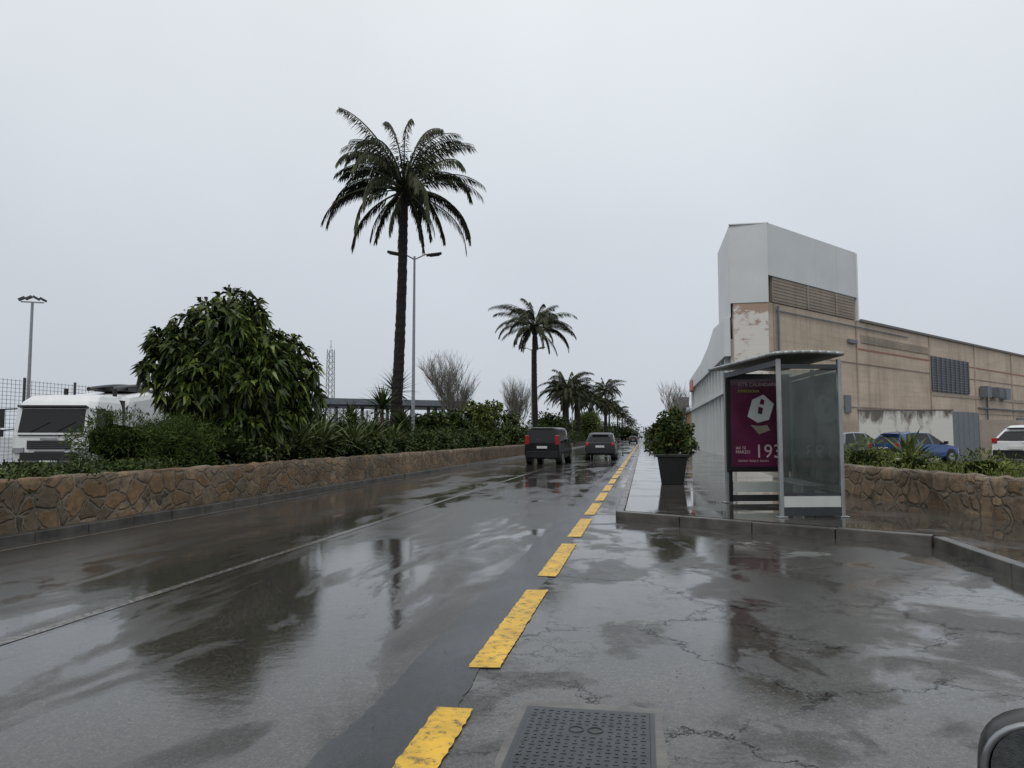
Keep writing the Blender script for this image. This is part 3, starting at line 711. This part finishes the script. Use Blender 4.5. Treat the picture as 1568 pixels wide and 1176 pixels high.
m.box((0,4.5,.85),(.9,9,.22));m.box((0,2.25,1.7),(2.2,.22,1.8));
for k in range(2): m.cyl((-.8+1.6*k,2.25,2.3),(-.8+1.6*k,2.25,3.0),.07)
m.obj('trim',[M['black'],M['darksteel']],R,bevel=.008)
m=MB()
for sg in(-1,1):m.box((sg*.92,.0,.98),(.34,.07,.18))
m.box((0,-.066,1.33),(.5,.02,.08))
m.obj('headlights',[M['hub']],R,bevel=.02)
m=MB();m.box((0,-.04,.62),(.52,.02,.11));m.obj('plate',[M['plate']],R)
m=MB();m.sweep([(2.5,1.15),(2.5,2.4),(2.75,2.8),(4.2,2.98),(8.5,2.98),(9.0,2.75),(9.2,2.2),(9.0,1.3),(7,1.0),(3,1.0)],-1.15,1.15,0)
m.obj('tank',[M['white']],R,bevel=.35)
m=MB()
pts=[Vector((.6,2.5+i*.35,3.0+.28*math.sin(i/18*math.pi))) for i in range(19)]
for off in(0,-.8):
    for a,b in zip(pts[:-1],pts[1:]):m.cyl(a+Vector((off,0,0)),b+Vector((off,0,0)),.07,n=8)
m.box((.1,4,3.05),(1.2,1.2,.14));m.obj('suction_hose',[M['black']],R)
m=MB()
for y in(1.0,6.6,7.9):
    for sg in(-1,1):
        m.cyl((sg*.85,y,.5),(sg*1.2,y,.5),.5,n=24);m.cyl((sg*1.2,y,.5),(sg*1.215,y,.5),.28,n=16,m=1)
m.obj('wheels',[M['tyre'],M['hub']],R)

# ---------------------------------------------------------------- bus shelter
P1=Vector((2.10,12.3,0));P2=Vector((3.05,12.52,0));P3=Vector((1.56,14.85,0));P4=Vector((2.80,15.15,0))
Z=.146;ZT=2.62
S=empty('bus_shelter',(2.4,13.6,Z))
m=MB()
e1=(P3-P1).normalized();a1=math.atan2(e1.y,e1.x);e2=(P2-P1).normalized();a2=math.atan2(e2.y,e2.x)
for P in(P1,P2,P3,P4):m.box((P.x,P.y,(Z+ZT)/2),(.062,.062,ZT-Z),rz=a2)
for P in(P1,P2,P3,P4):m.box((P.x,P.y,Z+.012),(.15,.15,.02),rz=a2)
m.obj('posts',M['alu'],S,True,bevel=.008)
def bar(m,A,B,z,w=.05,h=.05,mi=0,sh=.034):
    d=(B-A);L=d.length-2*sh;c=(A+B)/2;m.box((c.x,c.y,z),(L,w,h),mi,rz=math.atan2(d.y,d.x))
m=MB();bar(m,P1,P2,Z+.09,.05,.12);bar(m,P2,P4,Z+.09,.05,.12);bar(m,P3,P4,Z+.09,.05,.12)
bar(m,P1,P2,Z+.36,.045,.04);bar(m,P2,P4,Z+.36,.045,.04)
bar(m,P1,P2,ZT-.12,.05,.07);bar(m,P2,P4,ZT-.12,.05,.07);bar(m,P1,P3,ZT-.06,.05,.09);bar(m,P3,P4,ZT-.05,.05,.06)
mid=(P2+P4)/2;m.box((mid.x,mid.y,(Z+ZT)/2),(.05,.05,ZT-Z-.1),rz=a1)
m.obj('rails',M['darksteel'],S,True)
m=MB();bar(m,P1,P2,Z+.245,.03,.17);bar(m,P2,P4,Z+.245,.03,.17);bar(m,P3,P4,Z+.30,.03,.20)
m.obj('etched_panels',M['strip_w'],S,True)
m=MB()
for A,B in((P1,P2),(P2,P4)):bar(m,A,B,(Z+.38+ZT-.17)/2,.012,ZT-Z-.56)
m.obj('glass_panels',M['glass'],S,True)
m=MB();u=e1;w_=e2;o0=P1-u*.12-w_*.10;LL=2.95;WW=1.10;nx=10;v=[];f=[]
def rpnt(i,j,top):
    t=j/8;s=i/nx;b=o0+u*(LL*s)+w_*((WW+.30*s)*t)
    return (b.x-w_.x*.14*s,b.y-w_.y*.14*s,ZT+.03+.04*math.sin(math.pi*(.1+t*.8))+(.055 if top else 0))
for top in(0,1):
    for i in range(nx+1):
        for j in range(9):v.append(rpnt(i,j,top))
K=(nx+1)*9
for i in range(nx):
    for j in range(8):
        a=i*9+j;f+=[(a,a+1,a+10,a+9),(K+a,K+a+9,K+a+10,K+a+1)]
for i in range(nx):
    a=i*9;f+=[(a,a+9,K+a+9,K+a),(a+8,K+a+8,K+a+17,a+17)]
for j in range(8):
    f+=[(j,K+j,K+j+1,j+1)];a=nx*9+j;f+=[(a,a+1,K+a+1,K+a)]
m.add(v,f);m.obj('roof',M['roofu'],S,True)
m=MB()
for i in range(nx):
    m.cyl(Vector(rpnt(i,0,0))+Vector((0,0,.03)),Vector(rpnt(i+1,0,0))+Vector((0,0,.03)),.03,n=8)
for j in range(8):
    m.cyl(Vector(rpnt(0,j,0))+Vector((0,0,.03)),Vector(rpnt(0,j+1,0))+Vector((0,0,.03)),.03,n=8)
m.obj('roof_edge',M['alu'],S,True,smooth=True)
m=MB()
A=P2+u*.35-w_*.30;B=P4-u*.25-w_*.30;bar(m,A,B,Z+.47,.34,.04,sh=0)
for t in(.15,.85):
    c=A.lerp(B,t);m.box((c.x,c.y,Z+.22),(.05,.2,.46),rz=a1)
m.obj('bench',M['steel'],S,True,bevel=.01)
d=(P4-P3).normalized();nf=Vector((d.y,-d.x,0));aw=math.atan2(d.y,d.x);c=(P3+P4)/2-d*.03
m=MB();m.box((c.x,c.y,1.66),(1.26,.14,1.86),rz=aw)
for s in(-.55,.55):m.box((c.x+d.x*s,c.y+d.y*s,.45),(.08,.08,.6),rz=aw)
m.obj('advert_frame',M['black'],S,True,bevel=.015)
f0=c+nf*.074
m=MB();m.box((f0.x,f0.y,1.66),(1.08,.006,1.66),rz=aw);m.obj('advert_poster',M['poster'],S,True)
def decal(name,poly,mat,off=.004):
    b=f0+nf*(off+.003);return mobj(name,[(b.x+d.x*x,b.y+d.y*x,z) for x,z in poly],[tuple(range(len(poly)))],mat,S,True)
decal('emblem',[(-.22,1.78),(-.02,1.66),(.20,1.72),(.30,2.02),(.10,2.20),(-.12,2.10)],M['white'])
decal('emblem_window_1',[(-.02,1.84),(.06,1.82),(.09,1.94),(.0,1.97)],M['poster'],.007)
decal('emblem_window_2',[(.02,2.02),(.10,2.0),(.12,2.09),(.05,2.12)],M['poster'],.007)
decal('figure',[(-.16,1.62),(0,1.44),(.22,1.52),(.16,1.62),(.02,1.60)],M['beige_d'])
def text(name,s,x,z,size,mat):
    cu=bpy.data.curves.new(name,'FONT');cu.body=s;cu.size=size;cu.extrude=.001;cu.align_x='LEFT';cu.materials.append(mat)
    o=bpy.data.objects.new(name,cu);link(o);o.parent=S;o.matrix_parent_inverse=Matrix.Translation(-Vector(S.location))
    b=f0+nf*.008;o.location=(b.x+d.x*x,b.y+d.y*x,z);o.rotation_euler=(math.pi/2,0,aw);return o
text('poster_title','ESTE CALENDARIO',-.40,2.36,.095,M['pink'])
text('poster_title_2','IMPRESIONA',-.40,2.24,.075,M['lime'])
text('poster_number','193',-.10,1.00,.36,M['pink'])
text('poster_caption','del 12\nMARZO',-.46,1.16,.08,M['pink'])
text('poster_footer','TEATRO  MUSICA  DANZA',-.42,.92,.05,M['pink'])

# ---------------------------------------------------------------- plant pot
R=empty('planter_pot',(.74,20.4,.146));m=MB();b=.28;t_=.38
m.hexa([(-b,-b,0),(b,-b,0),(b,b,0),(-b,b,0),(-t_,-t_,.72),(t_,-t_,.72),(t_,t_,.72),(-t_,t_,.72)])
m.box((0,0,.76),(.86,.86,.08));m.obj('pot',M['black'],R,bevel=.015)
bl=[((.74,20.4,1.2),(.36,.36,.36)),((.60,20.3,1.5),(.28,.28,.28)),((.98,20.5,1.42),(.24,.24,.24)),((.66,20.4,1.85),(.18,.18,.22)),((.36,20.4,1.15),(.24,.24,.18)),((1.16,20.3,1.15),(.18,.2,.16)),((.28,20.4,1.5),(.13,.13,.13)),((.85,20.4,2.0),(.12,.12,.12)),((1.2,20.4,1.6),(.1,.1,.1))]
cloud('shrub',bl,1200,.12,.05,M['leaf_hedge'],70,R,True,rosette=4,core=.45,inner=.45,outer=1.35)
cloud('red_flowers',bl,60,.05,.05,M['red'],71,R,True,core=.05,inner=.9)

# ---------------------------------------------------------------- buildings
Bd=empty('industrial_building',(7.4,46.5,0))
A=Vector((5.4,46.6));B=Vector((7.42,46.5));dd=Vector((.637,.771)).normalized();nn_=Vector((dd.y,-dd.x))
E=B+dd*75
m=MB();m.prism([(A.x,A.y),(B.x,B.y),(E.x,E.y),(E.x-14,E.y+12),(12.5,95),(5.44,53.3)],0,9.45)
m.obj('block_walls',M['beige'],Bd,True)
def wbox(m,s0,s1,z0,z1,o0,o1,mi=0):
    p=[B+dd*s0+nn_*o0,B+dd*s0+nn_*o1,B+dd*s1+nn_*o1,B+dd*s1+nn_*o0]
    m.hexa([(q.x,q.y,z0) for q in p]+[(q.x,q.y,z1) for q in p],mi)
ZS=14.2
m=MB()
wbox(m,12,75,9.45,9.62,-.3,.14)
m.obj('roof_edge',M['roofgrey'],Bd,True)
m=MB();wbox(m,.5,11.2,9.5,11.05,-.4,.05);wbox(m,12.0,24,7.95,8.55,.01,.05);
wbox(m,24,75,4.7,5.0,.01,.06)
for i in range(7): wbox(m,.6,11.1,9.65+i*.2,9.72+i*.2,.053,.08)
for s in(4.6,8.4): wbox(m,s,s+.15,9.55,11.0,.082,.11)
for i in range(5): wbox(m,12.1,23.8,8.0+i*.11,8.04+i*.11,.052,.07)
m.obj('louvre_bands',M['beige_d'],Bd,True)
m=MB();wbox(m,11.5,75,7.45,7.56,.005,.03);m.obj('red_line',M['redband'],Bd,True)
m=MB();
for s in(.6,11.3,24,34,44,56,66): wbox(m,s,s+.14,.1,9.42,.006,.07)
wbox(m,0.2,75,6.45,6.52,.006,.05);wbox(m,0.2,75,3.4,3.48,.006,.05)
m.obj('downpipes_and_piers',M['beige_d'],Bd,True)
m=MB();wbox(m,24.2,32.3,5.05,7.9,.01,.10,0)
for i in range(13): wbox(m,24.2,32.3,5.15+i*.21,5.21+i*.21,.101,.16,1)
for i in range(9): wbox(m,24.2+i*1.0,24.27+i*1.0,5.06,7.89,.101,.18,1)
m.obj('vent_grille',[M['darksteel'],M['vent']],Bd,True)
m=MB();wbox(m,.9,1.02,3,9.3,.08,.18);wbox(m,.9,20,8.98,9.05,.06,.12);wbox(m,10,11.2,7.8,8.05,.02,.2);wbox(m,9.3,10.1,3.0,4.2,.02,.12)
wbox(m,35,36,4.9,5.9,.1,.7);wbox(m,37.5,39,5.0,5.9,.1,.8);wbox(m,40,41.3,4.9,5.9,.1,.7);wbox(m,36.4,36.5,2,5.8,.1,.25)
wbox(m,34.5,75,3.9,4.0,.06,.25)
for s in(30,48,62,70): wbox(m,s,s+2.0,9.63,9.63+.3,-3,-1.2)
m.obj('pipes_and_units',M['vent'],Bd,True)
m=MB();wbox(m,37.6,38.9,5.1,5.8,.801,.83);wbox(m,33,34.5,.1,3.2,.02,.1);wbox(m,45,60,1.0,3.2,.02,.1)
m.obj('dark_openings',M['darksteel'],Bd,True)
m=MB();m.hexa([(A.x+.05,A.y-.10,.1),(B.x+.02,B.y-.10,.1),(B.x+.02,B.y+.02,.1),(A.x+.05,A.y+.02,.1),(A.x+.05,A.y-.10,9.4),(B.x+.02,B.y-.10,9.4),(B.x+.02,B.y+.02,9.4),(A.x+.05,A.y+.02,9.4)])
m.obj('peeling_prow',M['peel'],Bd,True)
C=B+dd*11.4
m=MB();ring=[(A.x-.12,A.y-.12),(B.x+.05,B.y-.15),(C.x+.12,C.y-.02),(C.x-.7,C.y+1.2),(9.0,53.5),(A.x-.12,53.6)]
n=len(ring)
def sf(i,j,z0,z1,z2=None):
    a=ring[i];b=ring[j];m.add([(a[0],a[1],z0),(b[0],b[1],z2 if z2 else z0),(b[0],b[1],z1),(a[0],a[1],z1)],[(0,1,2,3)])
sf(0,1,9.42,ZS);sf(1,2,11.06,ZS);sf(2,3,9.46,ZS);sf(3,4,9.46,ZS);sf(4,5,9.46,ZS);sf(5,0,8.6,ZS,8.6)
m.add([(x,y,ZS) for x,y in ring],[tuple(range(n))]);
m.add([(ring[1][0],ring[1][1],11.06),(ring[2][0],ring[2][1],11.06),(ring[2][0]-.5,ring[2][1]+.5,11.06),(ring[1][0]-.5,ring[1][1]+.5,11.06)],[(3,2,1,0)])
m.obj('sign_cladding',M['signw'],Bd,True)
m=MB();wbox(m,-.05,11.5,ZS,ZS+.06,.02,.09)
for s in(2.9,5.75,8.6): wbox(m,s,s+.02,11.08,ZS-.02,.10,.125)
m.box((6.4,46.43,11.8),(.03,.03,4.6));m.box((6.4,46.42,ZS+.03),(2.3,.12,.06))
m.obj('cladding_seams',M['facade'],Bd,True)
m=MB();wbox(m,11.45,11.6,9.46,ZS,-.5,.16);m.obj('sign_end_flashing',M['white'],Bd,True)
Fa=empty('white_shop_front',(5.4,60,0))
m=MB();m.prism([(5.30,46.9),(5.9,46.9),(9,60),(14,92),(5.30,82)],0,7.3)
m.obj('walls',M['facade'],Fa,True)
m=MB()
for i in range(15): m.box((5.15,48+i*2.35,3.1),(.26,.22,6.2))
m.box((5.1,64.4,4.2),(.34,35,.25))
m.obj('fins',M['signw'],Fa,True)
m=MB()
for i in range(14): m.box((5.285,49.2+i*2.35,2.1),(.03,1.9,3.6));m.box((5.285,49.2+i*2.35,5.3),(.03,1.9,1.6))
m.obj('windows',M['vent'],Fa,True)
m=MB();m.box((4.9,78,6.5),(.25,4,1.0));m.obj('red_shop_sign',M['salmon'],Fa,True)
m=MB();m.sweep([(46.7,6.25),(46.7,8.5),(53.6,8.9),(58,8.2),(66,7.6),(82,7.35),(82,6.25)],4.9,5.26);m.obj('sloping_parapet',M['signw'],Fa,True)
Yb=empty('ochre_kiosk_building',(5.5,100,0));m=MB();m.box((8,100,2.2),(4.4,14,4.4));m.box((8,100,4.5),(4.8,14.4,.25),1)
for i in range(4):m.box((5.78,95+i*3.2,1.6),(.05,1.4,2),1)
m.obj('walls',[M['orange'],M['roofgrey']],Yb,True)
m=MB();m.cyl((4.6,88,0),(4.6,88,5),.07);m.box((4.6,88,5.3),(1.2,.12,1.2),1);m.obj('hanging_shop_sign',[M['darksteel'],M['roofgrey']])
W_=empty('stained_boundary_wall',(20,45,0))
def cam2w(D,L): return (L*.985-D*.172, L*.172+D*.985)
a=cam2w(46.5,.461*46.5);b=cam2w(46.5,.586*46.5);c_=cam2w(49,.62*49)
def wseg(m,p,q,z0,z1,w=.2,mi=0):
    p=Vector(p);q=Vector(q);dv=q-p;c=(p+q)/2;m.box((c.x,c.y,(z0+z1)/2),(dv.length,w,z1-z0),mi,rz=math.atan2(dv.y,dv.x))
m=MB();wseg(m,a,b,0,3.0);m.obj('wall',M['stained'],W_,True)
m=MB();wseg(m,a,b,3.0,3.07,.26);m.obj('coping',M['roofgrey'],W_,True)
m=MB();wseg(m,b,c_,0,2.95,.12)
for i in range(6):
    p=Vector(b).lerp(Vector(c_),i/5);m.box((p.x,p.y-.08,1.5),(.05,.05,2.9))
m.obj('metal_gate',M['vent'],W_,True)
m=MB();b3=cam2w(56,.80*56)
wseg(m,c_,b3,0,2.5,.2);m.obj('yard_wall',M['beige_d'])

# ---------------------------------------------------------------- manhole
R=empty('manhole_cover',(-.285,3.40,.004));m=MB()
m.box((0,0,.006),(.60,1.06,.012));
m.obj('plate',M['iron'],R,bevel=.003)
m=MB()
for i in range(15):
    for j in range(26):
        if 5<=i<=9 and (j in range(4,7) or j in range(18,21)): continue
        x=-.268+i*.0383;y=-.49+j*.0392
        m.box((x,y,.0130),(.024,.011,.0026),rz=0 if (i+j)%2 else math.pi/2)
m.obj('tread_lugs',M['iron'],R,bevel=.0008)
m=MB()
for y in(-.27,.26):
    for s in(-.045,.045):
        for k in range(14):
            t=k*2*math.pi/14;t2=(k+1)*2*math.pi/14
            m.cyl((s+.035*math.cos(t),y+.035*math.sin(t),.012),(s+.035*math.cos(t2),y+.035*math.sin(t2),.012),.004,n=5)
m.obj('cast_rings',M['iron'],R)
m=MB();m.box((0,0,.003),(.645,1.10,.006));m.obj('iron_frame',M['darksteel'],R)
v=[];rr=random.Random(9)
for (x0,y0,x1,y1) in((-.35,-.68,.37,-.68),(.37,-.68,.37,.64),(.37,.64,-.36,.64),(-.36,.64,-.35,-.68)):
    for k in range(14): v.append((x0+(x1-x0)*k/14+rr.uniform(-.01,.01),y0+(y1-y0)*k/14+rr.uniform(-.012,.012),.0025))
mobj('concrete_surround',v,[tuple(range(len(v)))],M['concrete'],R)
n=900;P=np.stack([rgn.uniform(-8,3.4,n),rgn.uniform(2.5,22,n),np.full(n,.02)],1);D=unit(np.stack([rgn.normal(size=n),rgn.normal(size=n),np.zeros(n)+.05],1));S_=np.stack([-D[:,1],D[:,0],np.zeros(n)],1)
fastmesh('road_leaf_litter',leaves(P,D,S_,rgn.uniform(.008,.03,n),rgn.uniform(.006,.014,n),0),M['palm_dry'])

# ---------------------------------------------------------------- wing mirror of the car beside the camera
R=empty('car_wing_mirror',(.492,.995,.988),-.35);m=MB();v=[];f=[];n=36
def se(a,hw,hh,p=.78):
    c,s=math.cos(a),math.sin(a);return hw*abs(c)**p*(1 if c>0 else -1),hh*abs(s)**p*(1 if s>0 else -1)
prof=[(.0,1.0),(.012,1.04),(.05,1.02),(.09,.88),(.115,.6),(.125,.2)]
for y,s in prof:
    for i in range(n):
        x,z=se(2*math.pi*i/n,.098*s,.078*s);v.append((x,y,z))
for k in range(len(prof)-1):
    for i in range(n):f.append((k*n+i,k*n+(i+1)%n,(k+1)*n+(i+1)%n,(k+1)*n+i))
f.append(tuple(range((len(prof)-1)*n,len(prof)*n)));m.add(v,f);m.cyl((.06,.05,-.05),(.17,.06,-.09),.03,.04,10);m.obj('housing',M['black'],R,smooth=True)
v=[(*se(2*math.pi*i/n,.088,.069),0) for i in range(n)];v=[(x,.008,z) for x,z,_ in v]
mobj('mirror_face',v,[tuple(range(n))],M['mirror'],R)
v=[];f=[]
for i in range(n):
    a=2*math.pi*i/n;x,z=se(a,.095,.075);q=Vector((x,0,z));o=q.normalized()
    for k in range(8):
        t=2*math.pi*k/8;p=q+o*.0045*math.cos(t)+Vector((0,.0045*math.sin(t),0));v.append(tuple(p))
for i in range(n):
    for k in range(8): f.append((i*8+k,i*8+(k+1)%8,((i+1)%n)*8+(k+1)%8,((i+1)%n)*8+k))
mobj('rim',v,f,M['chrome'],R,smooth=True)

# ---------------------------------------------------------------- world, sun, camera
w=bpy.data.worlds.new('World');scene.world=w;w.use_nodes=True;nt=w.node_tree;bg=nt.nodes['Background']
sk=nt.nodes.new('ShaderNodeTexSky');sk.sky_type='NISHITA';sk.sun_disc=False;sk.sun_elevation=math.radians(50);sk.sun_rotation=math.radians(200)
sk.air_density=1;sk.dust_density=5
tc=nt.nodes.new('ShaderNodeTexCoord');sp=nt.nodes.new('ShaderNodeSeparateXYZ');nt.links.new(tc.outputs['Generated'],sp.inputs[0])
g=ramp(nt,sp.outputs['Z'],[(0,(.55,.59,.65)),(.22,(.62,.665,.72)),(.5,(.76,.80,.83)),(1,(.98,1.0,1.0))])
cl=noise(nt,tc.outputs['Generated'],1.6,4,.5)
g=mix(nt,1,g,ramp(nt,cl,[(.3,.93),(.7,1.06)]),'MULTIPLY')
sc=nt.nodes.new('ShaderNodeVectorMath');sc.operation='SCALE';sc.inputs[3].default_value=10.6;nt.links.new(g,sc.inputs[0])
nt.links.new(mix(nt,.92,sk.outputs[0],sc.outputs[0]),bg.inputs[0]);bg.inputs[1].default_value=.1
sl=bpy.data.lights.new('sun','SUN');sl.energy=.7;sl.angle=math.radians(25);sl.color=(1,.97,.93);so=bpy.data.objects.new('sun',sl);link(so)
so.rotation_euler=(math.radians(40),0,math.radians(-20))
cam=bpy.data.cameras.new('camera');co=bpy.data.objects.new('camera',cam);link(co);co.location=(0,0,1.4)
co.rotation_euler=(math.radians(94.0),0,math.radians(9.9));cam.lens=26.4;cam.sensor_width=36;cam.clip_end=4000;cam.clip_start=.05
scene.camera=co
scene.view_settings.view_transform='Standard';scene.view_settings.look='None';scene.view_settings.exposure=0
